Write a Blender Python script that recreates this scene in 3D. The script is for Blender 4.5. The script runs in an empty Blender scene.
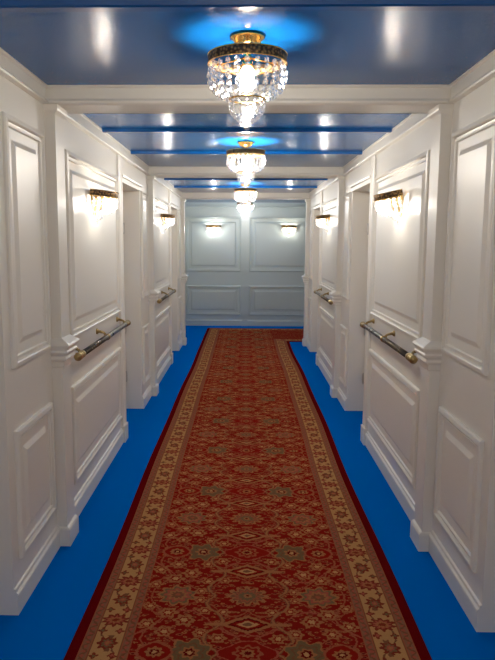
import bpy, bmesh, math, random
from mathutils import Vector, Matrix
random.seed(7)
PI = math.pi
S = bpy.context.scene
C = S.collection

# ------------------------------------------------------------------ dimensions
W = 0.925            # half width of the corridor at the wall face
CZ = 2.205          # ceiling height
P = 3.19            # bay length
PIL = [3.05, 6.24, 9.43]          # near faces of the pilasters / beams
PD = 0.21                         # pilaster / beam depth
END = 11.74                       # end wall
BACK = -2.2
LEFTX, RIGHTX = -1.14, 3.0        # ends of the cross passage

# ------------------------------------------------------------------ materials
def new_mat(name):
    m = bpy.data.materials.new(name); m.use_nodes = True
    nt = m.node_tree
    return m, nt, nt.nodes['Principled BSDF']

def plain(name, col, rough=0.5, metal=0.0, ior=1.5, bump=0.0, scale=200, spec=0.5, bscale=None):
    m, nt, b = new_mat(name)
    b.inputs['Base Color'].default_value = (*col, 1)
    b.inputs['Roughness'].default_value = rough
    b.inputs['Metallic'].default_value = metal
    b.inputs['IOR'].default_value = ior
    b.inputs['Specular IOR Level'].default_value = spec
    n = nt.nodes.new('ShaderNodeTexNoise'); n.inputs['Scale'].default_value = bscale or scale
    tc = nt.nodes.new('ShaderNodeTexCoord')
    nt.links.new(tc.outputs['Object'], n.inputs['Vector'])
    if bump:
        bp = nt.nodes.new('ShaderNodeBump'); bp.inputs['Strength'].default_value = bump
        bp.inputs['Distance'].default_value = 0.002
        nt.links.new(n.outputs['Fac'], bp.inputs['Height'])
        nt.links.new(bp.outputs['Normal'], b.inputs['Normal'])
    else:
        mr = nt.nodes.new('ShaderNodeMapRange')
        mr.inputs['To Min'].default_value = max(0.0, rough - 0.03); mr.inputs['To Max'].default_value = rough + 0.03
        nt.links.new(n.outputs['Fac'], mr.inputs['Value'])
        nt.links.new(mr.outputs['Result'], b.inputs['Roughness'])
    return m

M = {}
M['white'] = plain('white_gloss_paint', (0.81, 0.770, 0.69), 0.37, ior=1.5, scale=900)
M['grey'] = plain('grey_gloss_paint', (0.55, 0.62, 0.585), 0.2, ior=1.6, scale=900)
M['ceiling'] = plain('blue_gloss_ceiling', (0.003, 0.125, 0.42), 0.12, ior=1.45, scale=900, spec=0.23, bump=0.36, bscale=110)
M['strip'] = plain('blue_gloss_strip', (0.002, 0.10, 0.36), 0.2, scale=12)
M['carpet'] = plain('blue_carpet', (0.0, 0.150, 0.56), 0.95, bump=0.5, scale=420, spec=0.0)
M['brass'] = plain('polished_brass', (0.80, 0.50, 0.16), 0.2, 1.0, scale=30)
M['bronze'] = plain('dark_bronze_rail', (0.11, 0.092, 0.075), 0.28, 1.0, scale=30)
M['door'] = plain('white_door_paint', (0.80, 0.755, 0.69), 0.3, scale=900)
M['aged'] = plain('aged_brass', (0.42, 0.30, 0.13), 0.3, 1.0, scale=30)
M['steel'] = plain('hinge_steel', (0.55, 0.53, 0.50), 0.3, 1.0, scale=30)

def filigree(name, scale):
    m, nt, b = new_mat(name)
    tc = nt.nodes.new('ShaderNodeTexCoord')
    v = nt.nodes.new('ShaderNodeTexVoronoi'); v.inputs['Scale'].default_value = scale
    nt.links.new(tc.outputs['Object'], v.inputs['Vector'])
    r = nt.nodes.new('ShaderNodeValToRGB')
    r.color_ramp.elements[0].position = 0.25; r.color_ramp.elements[0].color = (0.45, 0.26, 0.09, 1)
    r.color_ramp.elements[1].position = 0.6; r.color_ramp.elements[1].color = (0.06, 0.035, 0.018, 1)
    nt.links.new(v.outputs['Distance'], r.inputs['Fac'])
    nt.links.new(r.outputs['Color'], b.inputs['Base Color'])
    b.inputs['Metallic'].default_value = 0.45; b.inputs['Roughness'].default_value = 0.4
    bp = nt.nodes.new('ShaderNodeBump'); bp.inputs['Strength'].default_value = 0.6; bp.inputs['Distance'].default_value = 0.003
    bp.invert = True
    nt.links.new(v.outputs['Distance'], bp.inputs['Height']); nt.links.new(bp.outputs['Normal'], b.inputs['Normal'])
    return m
M['filigree'] = filigree('pierced_bronze_band', 95)

def crystal(name, diff):
    m = bpy.data.materials.new(name); m.use_nodes = True
    nt = m.node_tree; nt.nodes.clear()
    out = nt.nodes.new('ShaderNodeOutputMaterial')
    tr = nt.nodes.new('ShaderNodeBsdfTransparent'); tr.inputs['Color'].default_value = (0.97, 0.98, 1, 1)
    gl = nt.nodes.new('ShaderNodeBsdfGlossy'); gl.inputs['Roughness'].default_value = 0.05
    tl = nt.nodes.new('ShaderNodeBsdfTranslucent'); tl.inputs['Color'].default_value = (0.95, 0.94, 0.92, 1)
    lw = nt.nodes.new('ShaderNodeLayerWeight'); lw.inputs['Blend'].default_value = 0.35
    mr = nt.nodes.new('ShaderNodeMapRange'); mr.inputs['To Min'].default_value = 0.18; mr.inputs['To Max'].default_value = 0.85
    nt.links.new(lw.outputs['Facing'], mr.inputs['Value'])
    m1 = nt.nodes.new('ShaderNodeMixShader'); m1.inputs[0].default_value = diff
    nt.links.new(tr.outputs[0], m1.inputs[1]); nt.links.new(tl.outputs[0], m1.inputs[2])
    m2 = nt.nodes.new('ShaderNodeMixShader')
    nt.links.new(mr.outputs['Result'], m2.inputs[0])
    nt.links.new(m1.outputs[0], m2.inputs[1]); nt.links.new(gl.outputs[0], m2.inputs[2])
    nt.links.new(m2.outputs[0], out.inputs['Surface'])
    return m
M['crystal'] = crystal('cut_crystal', 0.026)
M['crystal_wall'] = crystal('cut_crystal_small', 0.2)

def glow(name, col, strength):
    m = bpy.data.materials.new(name); m.use_nodes = True
    nt = m.node_tree; nt.nodes.clear()
    out = nt.nodes.new('ShaderNodeOutputMaterial'); e = nt.nodes.new('ShaderNodeEmission')
    e.inputs['Color'].default_value = (*col, 1); e.inputs['Strength'].default_value = strength
    nt.links.new(e.outputs[0], out.inputs['Surface'])
    return m
M['bulb'] = glow('lit_bulb', (1.0, 0.91, 0.78), 190)
M['bulb_mid'] = glow('lit_bright_bulb', (1.0, 0.92, 0.80), 560)
M['bulb_cool'] = glow('lit_cool_bulb', (1.0, 1.0, 0.97), 470)
M['bulb_wall'] = glow('lit_wall_bulb', (1.0, 0.94, 0.84), 150)
M['bulb_dim'] = glow('lit_cool_wall_bulb', (1.0, 0.98, 0.94), 190)

# ------------------------------------------------------------------ rug material
def rug_material(XL, XR, YC, Y1):
    m, nt, bsdf = new_mat('oriental_rug')
    L = nt.links
    class V:
        def __init__(s, k): s.k = k
        def __add__(s, o): return op('ADD', s, o)
        def __radd__(s, o): return op('ADD', s, o)
        def __sub__(s, o): return op('SUBTRACT', s, o)
        def __rsub__(s, o): return op('SUBTRACT', o, s)
        def __mul__(s, o): return op('MULTIPLY', s, o)
        def __rmul__(s, o): return op('MULTIPLY', s, o)
        def __truediv__(s, o): return op('DIVIDE', s, o)
        def __lt__(s, o): return op('LESS_THAN', s, o)
        def __gt__(s, o): return op('GREATER_THAN', s, o)
    def op(kind, *a):
        n = nt.nodes.new('ShaderNodeMath'); n.operation = kind
        for i, x in enumerate(a):
            if isinstance(x, V): L.new(x.k, n.inputs[i])
            else: n.inputs[i].default_value = x
        return V(n.outputs[0])
    mn = lambda a, b: op('MINIMUM', a, b)
    mx = lambda a, b: op('MAXIMUM', a, b)
    ab = lambda a: op('ABSOLUTE', a)
    def mix(col, mask, c):
        n = nt.nodes.new('ShaderNodeMix'); n.data_type = 'RGBA'
        L.new(mask.k, n.inputs[0])
        for sock, x in ((n.inputs[6], col), (n.inputs[7], c)):
            if isinstance(x, tuple): sock.default_value = (*x, 1)
            else: L.new(x, sock)
        return n.outputs[2]
    uv = nt.nodes.new('ShaderNodeUVMap'); uv.uv_map = 'plan'
    sep = nt.nodes.new('ShaderNodeSeparateXYZ'); L.new(uv.outputs[0], sep.inputs[0])
    x0, y0 = V(sep.outputs[0]), V(sep.outputs[1])
    def noise(scale, detail=2, sx=1, sy=1):
        mp = nt.nodes.new('ShaderNodeMapping'); mp.inputs['Scale'].default_value = (sx, sy, 1)
        L.new(uv.outputs[0], mp.inputs[0])
        n = nt.nodes.new('ShaderNodeTexNoise'); n.inputs['Scale'].default_value = scale; n.inputs['Detail'].default_value = detail
        L.new(mp.outputs[0], n.inputs['Vector'])
        sc = nt.nodes.new('ShaderNodeSeparateColor'); L.new(n.outputs['Color'], sc.inputs[0])
        return V(n.outputs['Fac']), V(sc.outputs[0]), V(sc.outputs[1])
    nf, nx, ny = noise(38)
    _, fx, fy = noise(110, 1)
    x = x0 + (nx - 0.5) * 0.016 + (fx - 0.5) * 0.011
    y = y0 + (ny - 0.5) * 0.016 + (fy - 0.5) * 0.011
    # distance to the outline of the L
    inner = mx(XR - x0, y0 - YC)
    d = mn(mn(x0 - XL, Y1 - y0), inner)
    dw = mn(mn(x - XL, Y1 - y), mx(XR - x, y - YC))
    # position along the border: x on the two cross runs, y on the long ones
    isfar = ((Y1 - y0) < mn(x0 - XL, inner))
    isarm = ((y0 - YC) > (XR - x0))
    horiz = mx(isfar, isarm * ((x0 - XL) > inner))
    s = op('MULTIPLY_ADD', horiz, x - y, y)
    RED = (0.25, 0.011, 0.006); DRED = (0.125, 0.003, 0.004); TAN = (0.36, 0.135, 0.048); ROSE = (0.33, 0.085, 0.038)
    OLIVE = (0.165, 0.10, 0.042); GOLD = (0.50, 0.25, 0.09); BROWN = (0.19, 0.07, 0.032); PINK = (0.36, 0.08, 0.045)
    # ---- field
    PER, PH = 0.783, 2.593
    cxr = (XL + XR) / 2
    a = ab(x - cxr)
    b = op('PINGPONG', y - PH, PER / 2)
    col = RED
    n2, _, _ = noise(5, 2)
    col = mix(col, n2 * 0.55, (0.17, 0.008, 0.006))
    # scattered leaves, mirrored like the rest
    cmb = nt.nodes.new('ShaderNodeCombineXYZ'); L.new(a.k, cmb.inputs[0]); L.new(b.k, cmb.inputs[1])
    def leaves(scale, off, ang):
        mp = nt.nodes.new('ShaderNodeMapping'); mp.inputs['Location'].default_value = off
        mp.inputs['Rotation'].default_value = (0, 0, ang); mp.inputs['Scale'].default_value = (1, 2.0, 1)
        L.new(cmb.outputs[0], mp.inputs[0])
        v = nt.nodes.new('ShaderNodeTexVoronoi'); v.inputs['Scale'].default_value = scale; v.inputs['Randomness'].default_value = 0.9
        v.voronoi_dimensions = '2D'
        L.new(mp.outputs[0], v.inputs['Vector'])
        return V(v.outputs['Distance'])
    l1 = leaves(17, (0.3, 0.1, 0), 0.9)
    col = mix(col, (l1 < 0.235), ROSE); col = mix(col, (l1 < 0.12), DRED)
    l2 = leaves(21, (1.3, 2.1, 0), -0.8)
    col = mix(col, (l2 < 0.19), TAN); col = mix(col, (l2 < 0.07), RED)
    # vines
    def vine(bb, amp, freq, ph, w, c):
        nonlocal col
        f = op('SINE', op('MULTIPLY_ADD', a, freq, ph)) * amp + bb
        col = mix(col, (ab(b - f) < w), c)
    vine(0.10, 0.055, 22, 0.3, 0.0045, ROSE)
    vine(0.29, 0.050, 24, 2.0, 0.0045, ROSE)
    vine(0.20, 0.085, 15, 1.0, 0.004, PINK)
    def vine_v(aa, amp, freq, ph, w, c):
        nonlocal col
        f = op('SINE', op('MULTIPLY_ADD', b, freq, ph)) * amp + aa
        col = mix(col, (ab(a - f) < w), c)
    vine_v(0.135, 0.035, 26, 0.0, 0.009, BROWN)
    vine_v(0.135, 0.035, 26, 0.0, 0.0045, TAN)
    vine_v(0.38, 0.03, 22, 1.2, 0.004, ROSE)
    def rosette(a0, b0, rx, ry, n, amp, rings, ph=0.0, power=None):
        nonlocal col
        dx = (a - a0) / rx; dy = (b - b0) / ry
        if power == 'diamond':
            q = ab(dx) + ab(dy)
        else:
            r = op('SQRT', op('MULTIPLY_ADD', dx, dx, dy * dy))
            th = op('ARCTAN2', dy, dx)
            q = r / op('MULTIPLY_ADD', op('COSINE', op('MULTIPLY_ADD', th, float(n), ph)), amp, 1.0)
        for lim, c in rings:
            col = mix(col, (q < lim), c)
    # centre column
    rosette(0, 0, 0.078, 0.068, 12, 0.17, [(1, TAN), (0.78, BROWN), (0.66, ROSE), (0.48, OLIVE), (0.24, TAN), (0.1, DRED)])
    rosette(0, 0.209, 0.115, 0.062, 4, 0, [(1, TAN), (0.72, DRED), (0.58, RED), (0.40, GOLD), (0.2, BROWN)], power='diamond')
    rosette(0.125, 0.209, 0.045, 0.010, 4, 0, [(1, TAN)])
    rosette(0, PER / 2, 0.105, 0.072, 4, 0.10, [(1, PINK), (0.93, RED)])
    rosette(0, PER / 2, 0.052, 0.048, 8, 0.14, [(1, ROSE), (0.75, RED), (0.5, TAN), (0.25, DRED)])
    # olive palmettes and looped rosettes beside the red rosette
    rosette(0.215, PER / 2, 0.080, 0.080, 7, 0.17, [(1, TAN), (0.9, OLIVE), (0.66, BROWN), (0.56, OLIVE), (0.42, TAN), (0.27, DRED), (0.14, GOLD)])
    rosette(0.345, PER / 2, 0.068, 0.062, 4, 0.05, [(1, ROSE), (0.84, RED)])
    rosette(0.345, PER / 2, 0.032, 0.030, 8, 0.16, [(1, TAN), (0.55, DRED), (0.28, GOLD)])
    # big side rosettes beside the palmettes, then small blossoms
    rosette(0.30, 0.0, 0.080, 0.074, 9, 0.16, [(1, TAN), (0.84, OLIVE), (0.68, PINK), (0.5, TAN), (0.34, BROWN), (0.15, ROSE)])
    for a0, b0, r in ((0.325, 0.135, 0.034), (0.255, 0.185, 0.036), (0.175, 0.115, 0.026), (0.405, 0.085, 0.026), (0.10, 0.125, 0.024),
                      (0.40, 0.215, 0.03), (0.325, 0.265, 0.030), (0.115, 0.30, 0.028), (0.185, 0.27, 0.026), (0.20, 0.035, 0.022)):
        rosette(a0, b0, r * 1.1, r, 6, 0.2, [(1, TAN), (0.62, RED), (0.38, GOLD)])
    field = col
    # ---- main border
    col = GOLD
    nb, _, _ = noise(11, 3)
    col = mix(col, nb * 0.5, (0.34, 0.165, 0.06))
    t = (dw - 0.140)                       # 0 on the border's centre line
    BP = 0.30
    bs = op('PINGPONG', s, BP / 2)
    fvine = op('SINE', s * (2 * PI / BP)) * 0.036
    col = mix(col, (ab(t - fvine) < 0.0035), BROWN)
    def bros(s0, t0, rs, rt, n, amp, rings):
        nonlocal col
        dx = (bs - s0) / rs; dy = (t - t0) / rt
        r = op('SQRT', op('MULTIPLY_ADD', dx, dx, dy * dy)); th = op('ARCTAN2', dy, dx)
        q = r / op('MULTIPLY_ADD', op('COSINE', th * float(n)), amp, 1.0)
        for lim, c in rings: col = mix(col, (q < lim), c)
    FR = (0.20, 0.03, 0.016)
    bros(0.0, 0.0, 0.040, 0.050, 10, 0.2, [(1, FR), (0.66, PINK), (0.48, TAN), (0.3, FR)])
    bros(BP / 2, 0.0, 0.038, 0.034, 8, 0.2, [(1, FR), (0.6, OLIVE), (0.4, PINK), (0.2, TAN)])
    bros(0.073, 0.034, 0.015, 0.015, 4, 0.3, [(1, FR), (0.5, PINK)])
    bros(0.073, -0.034, 0.015, 0.015, 4, 0.3, [(1, FR), (0.5, OLIVE)])
    bros(0.11, 0.008, 0.012, 0.010, 3, 0.2, [(1, BROWN)])
    border = col
    # ---- guard stripes
    gs = op('PINGPONG', s, 0.028)
    gw = op('SINE', s * (2 * PI / 0.056))
    def guard(lo, hi):
        c = (lo + hi) / 2; w = (hi - lo) / 2
        g = ab(dw - c - gw * (w * 0.45))
        k = mix((0.25, 0.105, 0.055), (g < 0.006), BROWN)
        k = mix(k, ((ab(gs - 0.014) + ab(dw - c)) < 0.010), PINK)
        k = mix(k, (ab(d - c) > (w - 0.004)), ROSE)
        return k
    col = mix(DRED, (d > 0.045), guard(0.045, 0.083))
    col = mix(col, (d > 0.083), BROWN)
    col = mix(col, (d > 0.087), border)
    col = mix(col, (d > 0.193), BROWN)
    col = mix(col, (d > 0.197), guard(0.197, 0.233))
    col = mix(col, (d > 0.233), field)
    # worn, uneven pile
    w1, _, _ = noise(260, 2)
    n = nt.nodes.new('ShaderNodeMix'); n.data_type = 'RGBA'; n.blend_type = 'MULTIPLY'
    n.inputs[0].default_value = 0.6
    L.new(col, n.inputs[6])
    rr = nt.nodes.new('ShaderNodeMapRange'); rr.inputs['To Min'].default_value = 0.55; rr.inputs['To Max'].default_value = 1.45
    L.new(w1.k, rr.inputs['Value']); L.new(rr.outputs[0], n.inputs[7])
    L.new(n.outputs[2], bsdf.inputs['Base Color'])
    bsdf.inputs['Roughness'].default_value = 0.95
    bsdf.inputs['Specular IOR Level'].default_value = 0.0
    bp = nt.nodes.new('ShaderNodeBump'); bp.inputs['Strength'].default_value = 0.35; bp.inputs['Distance'].default_value = 0.002
    L.new(w1.k, bp.inputs['Height']); L.new(bp.outputs[0], bsdf.inputs['Normal'])
    return m

# ------------------------------------------------------------------ mesh helpers
def link(name, bm, mat, parent=None, smooth=False, recalc=True):
    if recalc: bmesh.ops.recalc_face_normals(bm, faces=bm.faces)
    me = bpy.data.meshes.new(name); bm.to_mesh(me); bm.free()
    for p in me.polygons: p.use_smooth = smooth
    me.materials.append(mat)
    o = bpy.data.objects.new(name, me); C.objects.link(o)
    if parent: o.parent = parent
    return o

def struct(name, bm, mat, parent=None, smooth=False):
    o = link(name, bm, mat, parent, smooth)
    if parent is None: o['kind'] = 'structure'
    return o

def box(bm, x0, x1, y0, y1, z0, z1):
    vs = [bm.verts.new((x, y, z)) for z in (z0, z1) for y in (y0, y1) for x in (x0, x1)]
    for f in ((0, 1, 3, 2), (4, 6, 7, 5), (0, 4, 5, 1), (2, 3, 7, 6), (0, 2, 6, 4), (1, 5, 7, 3)):
        bm.faces.new([vs[i] for i in f])

def rings(bm, loops, close_first=False, close_last=False, cyclic=True):
    rows = [[bm.verts.new(p) for p in lp] for lp in loops]
    n = len(rows[0])
    for r0, r1 in zip(rows, rows[1:]):
        for i in range(n if cyclic else n - 1):
            j = (i + 1) % n
            bm.faces.new((r0[i], r0[j], r1[j], r1[i]))
    if close_first: bm.faces.new(rows[0])
    if close_last: bm.faces.new(rows[-1])
    return rows

def lathe(bm, prof, seg=32, cx=0, cy=0, close=True):
    loops = [[(cx + r * math.cos(2 * PI * i / seg), cy + r * math.sin(2 * PI * i / seg), z) for i in range(seg)] for r, z in prof]
    rings(bm, loops, close, close)

def tube(bm, p0, p1, r, seg=12, r1=None):
    p0, p1 = Vector(p0), Vector(p1); d = (p1 - p0).normalized()
    u = d.orthogonal().normalized(); v = d.cross(u)
    r1 = r if r1 is None else r1
    L0 = [p0 + (u * math.cos(2 * PI * i / seg) + v * math.sin(2 * PI * i / seg)) * r for i in range(seg)]
    L1 = [p1 + (u * math.cos(2 * PI * i / seg) + v * math.sin(2 * PI * i / seg)) * r1 for i in range(seg)]
    rings(bm, [L0, L1], True, True)

def turned(bm, p0, d, prof, seg=16):
    """lathe a (distance, radius) profile about the axis through p0 along d"""
    p0, d = Vector(p0), Vector(d).normalized(); u = d.orthogonal().normalized(); v = d.cross(u)
    rings(bm, [[p0 + d * t + (u * math.cos(2 * PI * i / seg) + v * math.sin(2 * PI * i / seg)) * r for i in range(seg)] for t, r in prof], True, True)

def bead(bm, p, r, sub=1, sz=1.0):
    bmesh.ops.create_icosphere(bm, subdivisions=sub, radius=r, matrix=Matrix.Translation(p) @ Matrix.Diagonal((1, 1, sz, 1)))

def side_map(s):            # s = -1 left, +1 right: (y, z, out of the wall)
    return lambda u, v, h: (s * (W - h), u, v)
end_map = lambda u, v, h: (u, END - h, v)

trim_no = 0
def trim_name():
    global trim_no
    trim_no += 1
    return 'trim_%d' % trim_no

def sweep(bm, mp, prof, u0, u1):
    """extrude a (height, projection) profile along a wall"""
    lo = [mp(u0, z, h) for z, h in prof]; hi = [mp(u1, z, h) for z, h in prof]
    rings(bm, [lo, hi], True, True)

CORN = [(CZ, 0), (CZ, 0.020), (CZ - 0.008, 0.020), (CZ - 0.014, 0.012), (CZ - 0.058, 0.010), (CZ - 0.064, 0.016),
        (CZ - 0.070, 0.020), (CZ - 0.078, 0.018), (CZ - 0.086, 0.004), (CZ - 0.086, 0)]
BASE = [(0, 0), (0, 0.016), (0.078, 0.016), (0.082, 0.020), (0.090, 0.018), (0.096, 0.010), (0.108, 0.008), (0.112, 0.0)]
PANEL = [(0, 0), (0.0, 0.010), (0.004, 0.017), (0.020, 0.020), (0.024, 0.017), (0.027, 0.006), (0.033, 0.005), (0.036, 0.011),
         (0.044, 0.011), (0.048, 0.002), (0.085, 0.0015), (0.090, 0.002), (0.112, 0.012), (0.115, 0.012)]
PANEL_S = [(a * 0.62, h) for a, h in PANEL]

def panel(mp, u0, u1, v0, v1, mat, narrow=False):
    bm = bmesh.new()
    loops = []
    for a, h in (PANEL_S if narrow else PANEL):
        loops.append([mp(u0 + a, v0 + a, h), mp(u1 - a, v0 + a, h), mp(u1 - a, v1 - a, h), mp(u0 + a, v1 - a, h)])
    rings(bm, loops, False, True)
    return struct(trim_name(), bm, mat)

# ------------------------------------------------------------------ shell
bm = bmesh.new(); box(bm, LEFTX - 0.2, RIGHTX + 0.2, BACK - 0.2, END + 0.2, -0.1, 0); struct('floor', bm, M['carpet'])
bm = bmesh.new(); box(bm, LEFTX - 0.2, RIGHTX + 0.2, BACK - 0.2, END + 0.2, CZ, CZ + 0.1); struct('ceiling', bm, M['ceiling'])

DOOR_TOP = 1.94
# (solid stretches) per side; the gaps are the door recesses
RECESS = {-1: [(1.69, 2.435), (4.86, 5.74), (8.05, 8.93)], 1: [(1.66, 2.375), (4.86, 5.74), (8.05, 8.93)]}
WEND = PIL[2] + PD
NAME = {-1: 'left', 1: 'right'}
for s in (-1, 1):
    bm = bmesh.new()
    y = BACK
    x0, x1 = sorted((s * W, s * 1.13))
    for r0, r1 in RECESS[s]:
        box(bm, x0, x1, y, r0, 0, CZ)
        box(bm, x0, x1, r0, r1, DOOR_TOP, CZ)
        y = r1
    box(bm, x0, x1, y, WEND, 0, CZ)
    struct('wall_' + NAME[s], bm, M['white'])
bm = bmesh.new(); box(bm, LEFTX - 0.15, RIGHTX + 0.15, END, END + 0.15, 0, CZ); struct('wall_end', bm, M['grey'])
bm = bmesh.new(); box(bm, -1.13, 1.13, BACK - 0.15, BACK, 0, CZ); struct('wall_back', bm, M['white'])
bm = bmesh.new(); box(bm, LEFTX - 0.12, LEFTX, WEND, END, 0, CZ); struct('wall_passage_left', bm, M['white'])
bm = bmesh.new(); box(bm, RIGHTX, RIGHTX + 0.12, WEND - 0.12, END, 0, CZ); struct('wall_passage_right', bm, M['white'])
bm = bmesh.new(); box(bm, 1.13, RIGHTX, WEND - 0.12, WEND, 0, CZ); struct('wall_passage_front', bm, M['white'])

# doors at the back of the recesses, with hinges on the far jamb
dn = 0
for s in (-1, 1):
    for r0, r1 in RECESS[s]:
        dn += 1
        bm = bmesh.new()
        x0, x1 = sorted((s * 1.075, s * 1.12)); box(bm, x0, x1, r0 + 0.004, r1 - 0.004, 0.006, DOOR_TOP - 0.004)
        dm = lambda u, v, h, s=s: (s * (1.075 - h), u, v)
        for v0, v1 in ((0.20, 0.74), (1.0, 1.80)):
            lp = []
            for a, h in PANEL:
                a2 = a * 0.8
                lp.append([dm(r0 + 0.1 + a2, v0 + a2, h * 0.6), dm(r1 - 0.1 - a2, v0 + a2, h * 0.6), dm(r1 - 0.1 - a2, v1 - a2, h * 0.6), dm(r0 + 0.1 + a2, v1 - a2, h * 0.6)])
            rings(bm, lp, False, True)
        d = struct('door_%d' % dn, bm, M['door'])
        for hz in (0.30, 0.74, 1.62):
            bm = bmesh.new()
            tube(bm, (s * 1.062, r1 - 0.012, hz - 0.04), (s * 1.062, r1 - 0.012, hz + 0.04), 0.007, 10)
            bead(bm, Vector((s * 1.062, r1 - 0.012, hz + 0.044)), 0.007); bead(bm, Vector((s * 1.062, r1 - 0.012, hz - 0.044)), 0.007)
            x0, x1 = sorted((s * 1.062, s * 1.076)); box(bm, x0, x1, r1 - 0.035, r1 - 0.006, hz - 0.038, hz + 0.038)
            link('hinge', bm, M['steel'], d)

# cornices, one run per bay and side
spans = [(BACK, PIL[0]), (PIL[0] + PD, PIL[1]), (PIL[1] + PD, PIL[2])]
for s in (-1, 1):
    mp = side_map(s)
    for a, b in spans:
        bm = bmesh.new(); sweep(bm, mp, CORN, a, b); struct(trim_name(), bm, M['white'])
# beams across the corridor: stepped faces like the cornice, plain soffit
for py in PIL:
    bm = bmesh.new()
    front = [(z, py - h + 0.02) for z, h in CORN[1:-1]]
    z_s = CZ - 0.086
    pts = [(CZ, py + 0.02 - 0.020)] + front[1:] + [(z_s, py + PD - 0.004)] + [(z, py + PD + h - 0.02) for z, h in reversed(CORN[1:-1])]
    rings(bm, [[(-W, yy, z) for z, yy in pts], [(W, yy, z) for z, yy in pts]], True, True)
    struct(trim_name(), bm, M['white'])
# blue strips over the ceiling joints
for by in (2.04, 4.22, 5.25, 7.38, 8.42):
    bm = bmesh.new()
    pr = [(by - 0.03, CZ), (by - 0.026, CZ - 0.014), (by - 0.018, CZ - 0.018), (by + 0.018, CZ - 0.018), (by + 0.026, CZ - 0.014), (by + 0.03, CZ)]
    e = W - 0.02
    rings(bm, [[(-e, a, z) for a, z in pr], [(e, a, z) for a, z in pr]], True, True)
    struct(trim_name(), bm, M['strip'])

# pilasters: plinth, shaft, moulded dado cap, lower shaft, capital
for s in (-1, 1):
    for py in PIL:
        bm = bmesh.new()
        y0, y1 = py, py + 0.145
        def step(z, h, e):      # rectangle standing out h from the wall, e beyond the shaft
            return [(s * W, y0 - e, z), (s * (W - h), y0 - e, z), (s * (W - h), y1 + e, z), (s * W, y1 + e, z)]
        sh = 0.050
        L_ = [step(0, 0.066, 0.010), step(0.082, 0.066, 0.010), step(0.092, 0.060, 0.007), step(0.098, sh, 0.0),
              step(0.900, sh, 0), step(0.906, 0.057, 0.004), step(0.930, 0.060, 0.006), step(0.936, 0.070, 0.013), step(0.944, 0.073, 0.016),
              step(0.952, 0.070, 0.013), step(0.958, 0.068, 0.012), step(0.968, 0.078, 0.020), step(0.978, 0.082, 0.023), step(0.984, 0.077, 0.019),
              step(0.992, 0.078, 0.020), step(1.004, 0.090, 0.028), step(1.012, 0.092, 0.030), step(1.020, 0.086, 0.026), step(1.036, 0.060, 0.006), step(1.044, sh, 0),
              step(2.078, sh, 0), step(2.084, 0.054, 0.003), step(2.094, 0.064, 0.010), step(2.102, 0.066, 0.012), step(CZ - 0.086, 0.066, 0.012)]
        rings(bm, L_, True, True)
        struct(trim_name(), bm, M['white'])
    # door casings that run up to the cornice
    for k in (1, 2):
        o = P * (k - 1)
        bm = bmesh.new(); mp = side_map(s)
        loops = []
        prof = [(4.735, 0), (4.735, 0.014), (4.745, 0.022), (4.757, 0.016), (4.775, 0.012), (4.83, 0.012), (4.845, 0.018), (4.86, 0.018), (4.86, 0)]
        rings(bm, [[mp(u + o, 0.0, h) for u, h in prof], [mp(u + o, CZ - 0.086, h) for u, h in prof]], True, True)
        x0, x1 = sorted((s * (W - 0.030), s * (W)))
        box(bm, x0, x1, 4.73 + o, 4.862 + o, 0, 0.125)          # plinth block
        struct(trim_name(), bm, M['white'])
    # head moulding over each recess, running on over the narrow panel
    for r0, r1, e in [(RECESS[s][0][0], RECESS[s][0][1], 0.0), (4.865, 5.74, 0.03), (8.055, 8.93, 0.03)]:
        bm = bmesh.new(); mp = side_map(s)
        sweep(bm, mp, [(DOOR_TOP, 0), (DOOR_TOP, 0.012), (1.972, 0.012), (1.978, 0.022), (1.990, 0.024), (1.998, 0.010), (2.0, 0)], r0, r1 + e)
        struct(trim_name(), bm, M['white'])

# baseboards
for s in (-1, 1):
    bm = bmesh.new(); mp = side_map(s)
    runs = [(BACK, RECESS[s][0][0])] + [(RECESS[s][0][1], PIL[0] - 0.010)]
    for k in (0, 1):
        o = P * k
        runs += [(PIL[0] + 0.155 + o, 4.73 + o), (5.74 + o, PIL[1] - 0.010 + o)]
    for a, b in runs: sweep(bm, mp, BASE, a, b)
    struct('baseboard_' + NAME[s], bm, M['white'])
bm = bmesh.new()
for a, b in ((LEFTX, -0.050), (0.050, RIGHTX)): sweep(bm, end_map, BASE, a, b)
struct('baseboard_end', bm, M['grey'])

# wall panels
for s in (-1, 1):
    mp = side_map(s)
    a0 = RECESS[s][0][1] + 0.075
    panel(mp, a0, 2.995, 1.0, 1.985, M['white'])
    panel(mp, a0, 2.995, 0.205, 0.745, M['white'])
    for k in (0, 1):
        o = P * k
        panel(mp, 3.36 + o, 4.715 + o, 0.985, 1.965, M['white'])
        panel(mp, 3.36 + o, 4.715 + o, 0.195, 0.735, M['white'])
        panel(mp, 5.81 + o, 6.17 + o, 1.0, 1.945, M['white'], True)
        panel(mp, 5.81 + o, 6.17 + o, 0.205, 0.735, M['white'], True)
# end wall: two panel bays either side of a slim flat pilaster
for u0, u1 in ((-1.06, -0.072), (0.078, 1.47)):
    panel(end_map, u0, u1, 0.985, 1.955, M['grey'])
    panel(end_map, u0, u1, 0.195, 0.730, M['grey'])
bm = bmesh.new(); box(bm, -0.042, 0.046, END - 0.018, END, 0, CZ - 0.086); box(bm, -0.050, 0.054, END - 0.026, END, 0, 0.115)
struct(trim_name(), bm, M['grey'])
bm = bmesh.new(); sweep(bm, end_map, CORN, LEFTX, RIGHTX); struct(trim_name(), bm, M['grey'])

# ------------------------------------------------------------------ things
def thing(name, label, cat, loc, rz=0.0, group=None):
    o = bpy.data.objects.new(name, None); C.objects.link(o)
    o.empty_display_size = 0.1
    o.location = loc; o.rotation_euler = (0, 0, rz)
    o['label'] = label; o['category'] = cat
    if group: o['group'] = group
    return o

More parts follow.
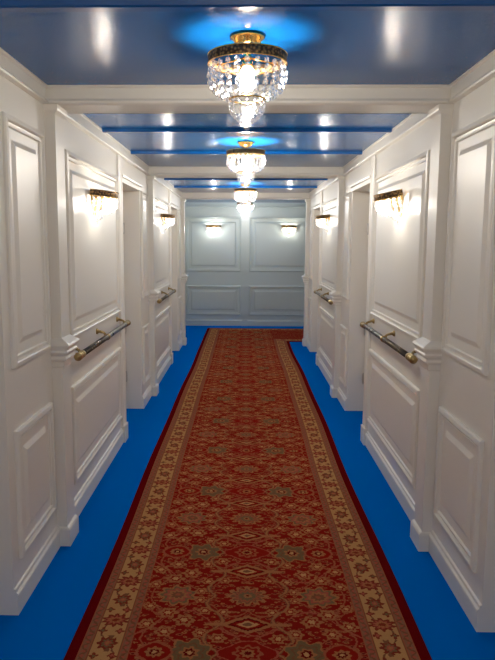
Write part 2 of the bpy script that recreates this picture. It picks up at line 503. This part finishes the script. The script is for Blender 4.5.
def dup(root, loc, rz, label, bulb=None):
    r = root.copy(); C.objects.link(r); r.location = loc; r.rotation_euler = (0, 0, rz); r['label'] = label
    for ch in list(root.children):
        c = ch.copy(); C.objects.link(c); c.parent = r
        if bulb and ch.name.split('.')[0] == 'bulb':
            c.data = c.data.copy(); c.data.materials[0] = bulb
        for g in ch.children:
            e = g.copy(); C.objects.link(e); e.parent = c
    return r

# --- the L shaped rug
XL, XR, YC, Y1 = -0.652, 0.688, 9.83, 11.34
def wob(y): return 0.010 * math.sin(y * 1.1 + 0.6) + 0.006 * math.sin(y * 2.7)
bm = bmesh.new()
uvl = bm.loops.layers.uv.new('plan')
TH = 0.009
plan = {}
def v_at(px, py, z, u, w):
    v = bm.verts.new((px, py, z)); plan[v] = (u, w); return v
ys = [-1.2 + (YC + 1.2) * i / 60 for i in range(61)]
cols = [XL, XL + 0.012, 0.02, XR - 0.012, XR]
def row(y):
    out = []
    for i, cx in enumerate(cols):
        dx = -wob(y + 1.0) * 0.6 if i < 2 else (wob(y) * 0.8 if i > 2 else 0)
        if y > YC - 0.3: dx *= max(0.0, (YC - y) / 0.3)
        z = 0.002 if i in (0, 4) else TH
        out.append(v_at(cx + dx, y, z, cx, y))
    return out
rows = [row(y) for y in ys]
for r0, r1 in zip(rows, rows[1:]):
    for i in range(4): bm.faces.new((r0[i], r0[i + 1], r1[i + 1], r1[i]))
# corner block and arm
top = rows[-1]
far = [v_at(cx, Y1, (0.002 if i == 0 else TH), cx, Y1) for i, cx in enumerate(cols)]
for i in range(4): bm.faces.new((top[i], top[i + 1], far[i + 1], far[i]))
AX = 2.7
e0 = v_at(AX, YC, 0.002, AX, YC); e1 = v_at(AX, Y1, TH, AX, Y1)
top[4].co.z = TH
bm.faces.new((top[4], e0, e1, far[4]))
for f in bm.faces:
    for lp in f.loops: lp[uvl].uv = plan[lp.vert]
# skirt down to the floor
edges = [e for e in bm.edges if e.is_boundary]
ret = bmesh.ops.extrude_edge_only(bm, edges=edges)
for v in [g for g in ret['geom'] if isinstance(g, bmesh.types.BMVert)]: v.co.z = 0.0
for f in bm.faces:
    for lp in f.loops:
        if lp.vert not in plan: lp[uvl].uv = (lp.vert.co.x, lp.vert.co.y)
rug = link('runner_rug', bm, rug_material(XL, XR, YC, Y1))
rug['label'] = 'long red oriental runner rug with tan floral border on the blue carpet'; rug['category'] = 'rug'

# --- chandeliers (origin at the ceiling, hanging down)
def strand(parent, ang, pts, r, mat, name='crystal_strand'):
    bm = bmesh.new()
    for i, (rad, z) in enumerate(pts):
        bead(bm, Vector((rad * math.cos(ang), rad * math.sin(ang), z)), r[i] if isinstance(r, (list, tuple)) else r, 1, 1.08)
    for (r0, z0), (r1, z1) in zip(pts, pts[1:]):
        tube(bm, (r0 * math.cos(ang), r0 * math.sin(ang), z0), (r1 * math.cos(ang), r1 * math.sin(ang), z1), 0.0012, 4)
    return link(name, bm, mat, parent, recalc=False)

def band(bm, r, z0, z1, t=0.004, a0=0, a1=2 * PI, seg=48):
    full = abs(a1 - a0 - 2 * PI) < 1e-6
    n = seg if full else seg + 1
    an = [a0 + (a1 - a0) * i / seg for i in range(n)]
    prof = [(r - t, z0), (r, z0), (r + 0.003, z0 + 0.004), (r + 0.001, (z0 + z1) / 2), (r + 0.003, z1 - 0.004), (r, z1), (r - t, z1)]
    loops = [[(q * math.cos(a), q * math.sin(a), z) for q, z in prof] for a in an]
    if full: loops.append(loops[0])
    rings(bm, loops, not full, not full)
    if full: bmesh.ops.remove_doubles(bm, verts=bm.verts, dist=1e-6)

def make_chandelier(label, loc):
    t = thing('crystal_chandelier', label, 'chandelier', loc, 0.0, 'crystal chandeliers along the corridor ceiling')
    bm = bmesh.new(); lathe(bm, [(0.050, 0), (0.058, -0.004), (0.060, -0.009), (0.050, -0.013), (0.047, -0.022), (0.036, -0.030), (0.030, -0.034), (0.012, -0.038)], 32)
    link('canopy', bm, M['brass'], t, True)
    bm = bmesh.new(); lathe(bm, [(0.008, -0.036), (0.008, -0.058), (0.013, -0.064), (0.013, -0.078), (0.006, -0.086)], 14)
    link('stem', bm, M['brass'], t, True)
    rb = bmesh.new(); band(rb, 0.134, -0.094, -0.064); ring = link('ring_band', rb, M['filigree'], t, True)
    for z in (-0.064, -0.094):
        b2 = bmesh.new(); lp = []
        for i in range(49):
            a = 2 * PI * i / 48
            lp.append([((0.136 + 0.003 * math.cos(q)) * math.cos(a), (0.136 + 0.003 * math.cos(q)) * math.sin(a), z + 0.003 * math.sin(q)) for q in (0, PI / 2, PI, 3 * PI / 2)])
        rings(b2, lp); bmesh.ops.remove_doubles(b2, verts=b2.verts, dist=1e-6)
        link('gilt_edge', b2, M['brass'], ring, True)
    for k in range(3):
        a = 0.5 + 2 * PI * k / 3
        bm = bmesh.new(); tube(bm, (0.01 * math.cos(a), 0.01 * math.sin(a), -0.072), (0.132 * math.cos(a), 0.132 * math.sin(a), -0.080), 0.0035, 8)
        link('arm', bm, M['brass'], t, True)
    bm = bmesh.new(); lathe(bm, [(0.006, -0.084), (0.018, -0.088), (0.020, -0.102), (0.014, -0.106)], 18); link('lamp_holder', bm, M['brass'], t, True)
    bm = bmesh.new(); lathe(bm, [(0.010, -0.106), (0.021, -0.112), (0.023, -0.122), (0.023, -0.168), (0.018, -0.178), (0.006, -0.183)], 18)
    link('bulb', bm, M['bulb'], t, True)
    for k in range(24):
        strand(t, 2 * PI * k / 24, [(0.128, -0.108), (0.131, -0.131), (0.129, -0.154), (0.121, -0.176), (0.104, -0.194), (0.082, -0.205)],
               [0.0095, 0.0115, 0.0115, 0.0105, 0.009, 0.0075], M['crystal'])
    bm = bmesh.new(); band(bm, 0.062, -0.214, -0.208, 0.003, seg=28); link('lower_ring', bm, M['brass'], t, True)
    for k in range(14):
        strand(t, 2 * PI * (k + 0.5) / 14, [(0.062, -0.218), (0.062, -0.232), (0.059, -0.246), (0.053, -0.259), (0.044, -0.271), (0.032, -0.281), (0.018, -0.290)],
               [0.0068] * 4 + [0.006, 0.0055, 0.005], M['crystal'])
    bm = bmesh.new(); bead(bm, Vector((0, 0, -0.302)), 0.012, 1, 1.3); link('crystal_drop', bm, M['crystal'], t, recalc=False)
    return t

ch = make_chandelier('largest crystal chandelier, hanging in front of the first white beam', (0.0, 2.35, CZ))
dup(ch, (-0.002, 4.72, CZ), 0.13, 'second crystal chandelier, hanging between the first and second white beams', M['bulb_mid'])
dup(ch, (-0.002, 8.0, CZ), 0.05, 'third crystal chandelier, small in view beyond the second white beam', M['bulb_mid'])
dup(ch, (-0.002, 10.75, CZ), 0.09, 'farthest crystal chandelier, lowest in the row, in front of the grey end wall', M['bulb_cool'])

# --- wall sconces: local x out of the wall, y along it, origin on the wall at the band
def make_sconce(label, loc, rz):
    t = thing('crystal_sconce', label, 'wall lamp', loc, rz, 'crystal wall sconces')
    bm = bmesh.new()
    out = [(0.130, 0.016), (0.134, 0.0), (0.128, -0.018), (0.070, -0.026), (0.048, -0.050), (0.044, -0.100), (0.030, -0.125), (0.012, -0.135)]
    pts = [(-y, z) for y, z in out] + [(y, z) for y, z in reversed(out)]
    rings(bm, [[(0, y, z) for y, z in pts], [(0.007, y, z) for y, z in pts]], True, True)
    link('backplate', bm, M['brass'], t)
    for sg in (-1, 1):
        bm = bmesh.new(); lp = []
        for y, z, dd in ((0.131, -0.010, 0.018), (0.127, -0.030, 0.018), (0.118, -0.055, 0.017), (0.104, -0.080, 0.015), (0.090, -0.100, 0.012)):
            lp.append([(0.004, sg * y, z), (dd, sg * y, z), (dd, sg * (y + 0.004), z), (0.004, sg * (y + 0.004), z)])
        rings(bm, lp, True, True); link('side_frame', bm, M['brass'], t)
    rb = bmesh.new(); band(rb, 0.134, -0.016, 0.016, 0.004, -PI / 2, PI / 2, 24); ring = link('ring_band', rb, M['filigree'], t, True)
    for z in (-0.016, 0.016):
        b2 = bmesh.new(); lp = []
        for i in range(25):
            a = -PI / 2 + PI * i / 24
            lp.append([((0.136 + 0.003 * math.cos(q)) * math.cos(a), (0.136 + 0.003 * math.cos(q)) * math.sin(a), z + 0.003 * math.sin(q)) for q in (0, PI / 2, PI, 3 * PI / 2)])
        rings(b2, lp, True, True); link('gilt_edge', b2, M['brass'], ring, True)
    bm = bmesh.new(); tube(bm, (0.006, 0, -0.02), (0.07, 0, -0.02), 0.006, 8); tube(bm, (0.07, 0, -0.028), (0.07, 0, 0.0), 0.012, 12)
    link('lamp_holder', bm, M['brass'], t)
    bm = bmesh.new(); lathe(bm, [(0.008, -0.028), (0.015, -0.034), (0.017, -0.048), (0.0165, -0.072), (0.012, -0.086), (0.004, -0.090)], 14, 0.07, 0)
    link('bulb', bm, M['bulb_wall'], t, True)
    for k in range(11):
        a = -PI / 2 + PI * (k + 0.5) / 11
        strand(t, a, [(0.127, -0.027), (0.130, -0.048), (0.127, -0.070), (0.115, -0.089), (0.095, -0.102), (0.072, -0.109)], [0.0105, 0.0125, 0.0125, 0.011, 0.009, 0.0075], M['crystal_wall'])
    for k in range(6):
        a = -PI / 2 + PI * (k + 0.5) / 6
        strand(t, a, [(0.056, -0.112), (0.055, -0.125), (0.050, -0.138), (0.041, -0.150), (0.029, -0.160)], [0.0065, 0.0065, 0.006, 0.0055, 0.005], M['crystal_wall'])
    bm = bmesh.new(); bead(bm, Vector((0.022, 0, -0.172)), 0.010, 1, 1.3); link('crystal_drop', bm, M['crystal_wall'], t, recalc=False)
    return t
SZ = 1.787; PF = W - 0.011
sc = make_sconce('crystal sconce with gilt band on the left wall, nearer of its two', (-PF, 3.95, SZ), 0.0)
sc2 = dup(sc, (PF, 3.90, SZ), PI, 'crystal sconce with gilt band on the right wall, nearer of its two')
sc3 = dup(sc, (-PF, 7.19, SZ), 0.0, 'smaller looking crystal sconce on the left wall beyond the first door recess')
sc4 = dup(sc, (PF, 7.19, SZ), PI, 'smaller looking crystal sconce on the right wall beyond the first door recess')
dup(sc, (-0.56, END - 0.011, 1.79), -PI / 2, 'crystal sconce on the left panel of the grey end wall', M['bulb_dim'])
dup(sc, (0.78, END - 0.011, 1.79), -PI / 2, 'crystal sconce on the right panel of the grey end wall')

def lean(o, deg, s):           # hung loosely: the foot of the backplate rests on the wall, the band tips forward
    t = math.radians(deg)
    o.rotation_euler = (Matrix.Rotation(o.rotation_euler.z, 4, 'Z') @ Matrix.Rotation(t, 4, 'Y')).to_euler()
    o.location.x -= s * math.sin(t) * 0.135
for o, deg, s in ((sc, 5, -1), (sc2, 12, 1), (sc3, 4, -1), (sc4, 6, 1)): lean(o, deg, s)

# --- handrails: local y along the wall, x out of it
def make_rail(label, loc, rz):
    t = thing('handrail', label, 'handrail', loc, rz, 'handrails along the corridor walls')
    OFF, H = 0.066, 0.70
    bm = bmesh.new(); tube(bm, (OFF, -H, 0), (OFF, H, 0), 0.0165, 18); link('rail', bm, M['bronze'], t, True)
    for sg in (-1, 1):
        bm = bmesh.new()
        turned(bm, (OFF, sg * (H - 0.035), 0), (0, sg, 0), [(0, 0.0175), (0.002, 0.021), (0.016, 0.021), (0.020, 0.018), (0.034, 0.018), (0.038, 0.020), (0.045, 0.0225), (0.054, 0.0225), (0.062, 0.018), (0.067, 0.010), (0.069, 0.004)], 18)
        link('end_cap', bm, M['aged'], t, True)
    for by in (-0.64, 0.0, 0.64):
        bm = bmesh.new()
        turned(bm, (0, by, 0.035), (1, 0, 0), [(0, 0.019), (0.005, 0.019), (0.009, 0.016), (0.012, 0.012), (0.020, 0.009)], 16)
        tube(bm, (0.018, by, 0.034), (0.046, by, 0.026), 0.009, 10, 0.0075)
        tube(bm, (0.046, by, 0.027), (OFF, by, 0.0), 0.008, 10)
        br = link('bracket', bm, M['aged'], t, True)
        bm = bmesh.new(); turned(bm, (OFF, by - 0.018, 0), (0, 1, 0), [(0, 0.017), (0.003, 0.0205), (0.033, 0.0205), (0.036, 0.017)], 18)
        link('collar', bm, M['aged'], br, True)
    return t
RZ = 0.913
hr = make_rail('dark handrail with brass ends on the left wall, nearer of its two', (-W, 4.0, RZ), 0.0)
dup(hr, (W, 4.0, RZ), PI, 'dark handrail with brass ends on the right wall, nearer of its two')
dup(hr, (-W, 7.19, RZ), 0.0, 'smaller looking handrail on the left wall beyond the first door recess')
dup(hr, (W, 7.19, RZ), PI, 'smaller looking handrail on the right wall beyond the first door recess')

# the next chandelier of the row, behind the camera and out of view
ld = bpy.data.lights.new('chandelier_lamp', 'POINT'); ld.energy = 26; ld.shadow_soft_size = 0.12; ld.color = (1.0, 0.90, 0.76)
lo = bpy.data.objects.new('chandelier_lamp', ld); C.objects.link(lo); lo.location = (0, -0.85, 1.99)

# ------------------------------------------------------------------ camera, world, view
cam = bpy.data.cameras.new('camera'); co = bpy.data.objects.new('camera', cam); C.objects.link(co)
cam.sensor_fit = 'VERTICAL'; cam.sensor_height = 24.0; cam.lens = 24.0 * 650 / 660
cam.clip_start = 0.02
co.location = (-0.0045, 0, 1.5)
co.matrix_world = (Matrix.Translation(co.location) @ Matrix.Rotation(0.0223, 4, 'Z') @ Matrix.Rotation(PI / 2 - 0.1337, 4, 'X')
                   @ Matrix.Rotation(0.0044, 4, 'Z'))
cam.shift_x = (247.5 - 229.76) / 660
S.camera = co
w = bpy.data.worlds.new('world'); S.world = w; w.use_nodes = True
w.node_tree.nodes['Background'].inputs[0].default_value = (0.6, 0.7, 0.9, 1)
w.node_tree.nodes['Background'].inputs[1].default_value = 0.0
S.view_settings.view_transform = 'Standard'; S.view_settings.look = 'None'
S.view_settings.exposure = 0.60; S.view_settings.gamma = 1.0; S.view_settings.use_curve_mapping = False
S.cycles.use_denoising = True
S.cycles.max_bounces = 10; S.cycles.diffuse_bounces = 5; S.cycles.glossy_bounces = 5; S.cycles.transparent_max_bounces = 24
S.cycles.sample_clamp_indirect = 8.0
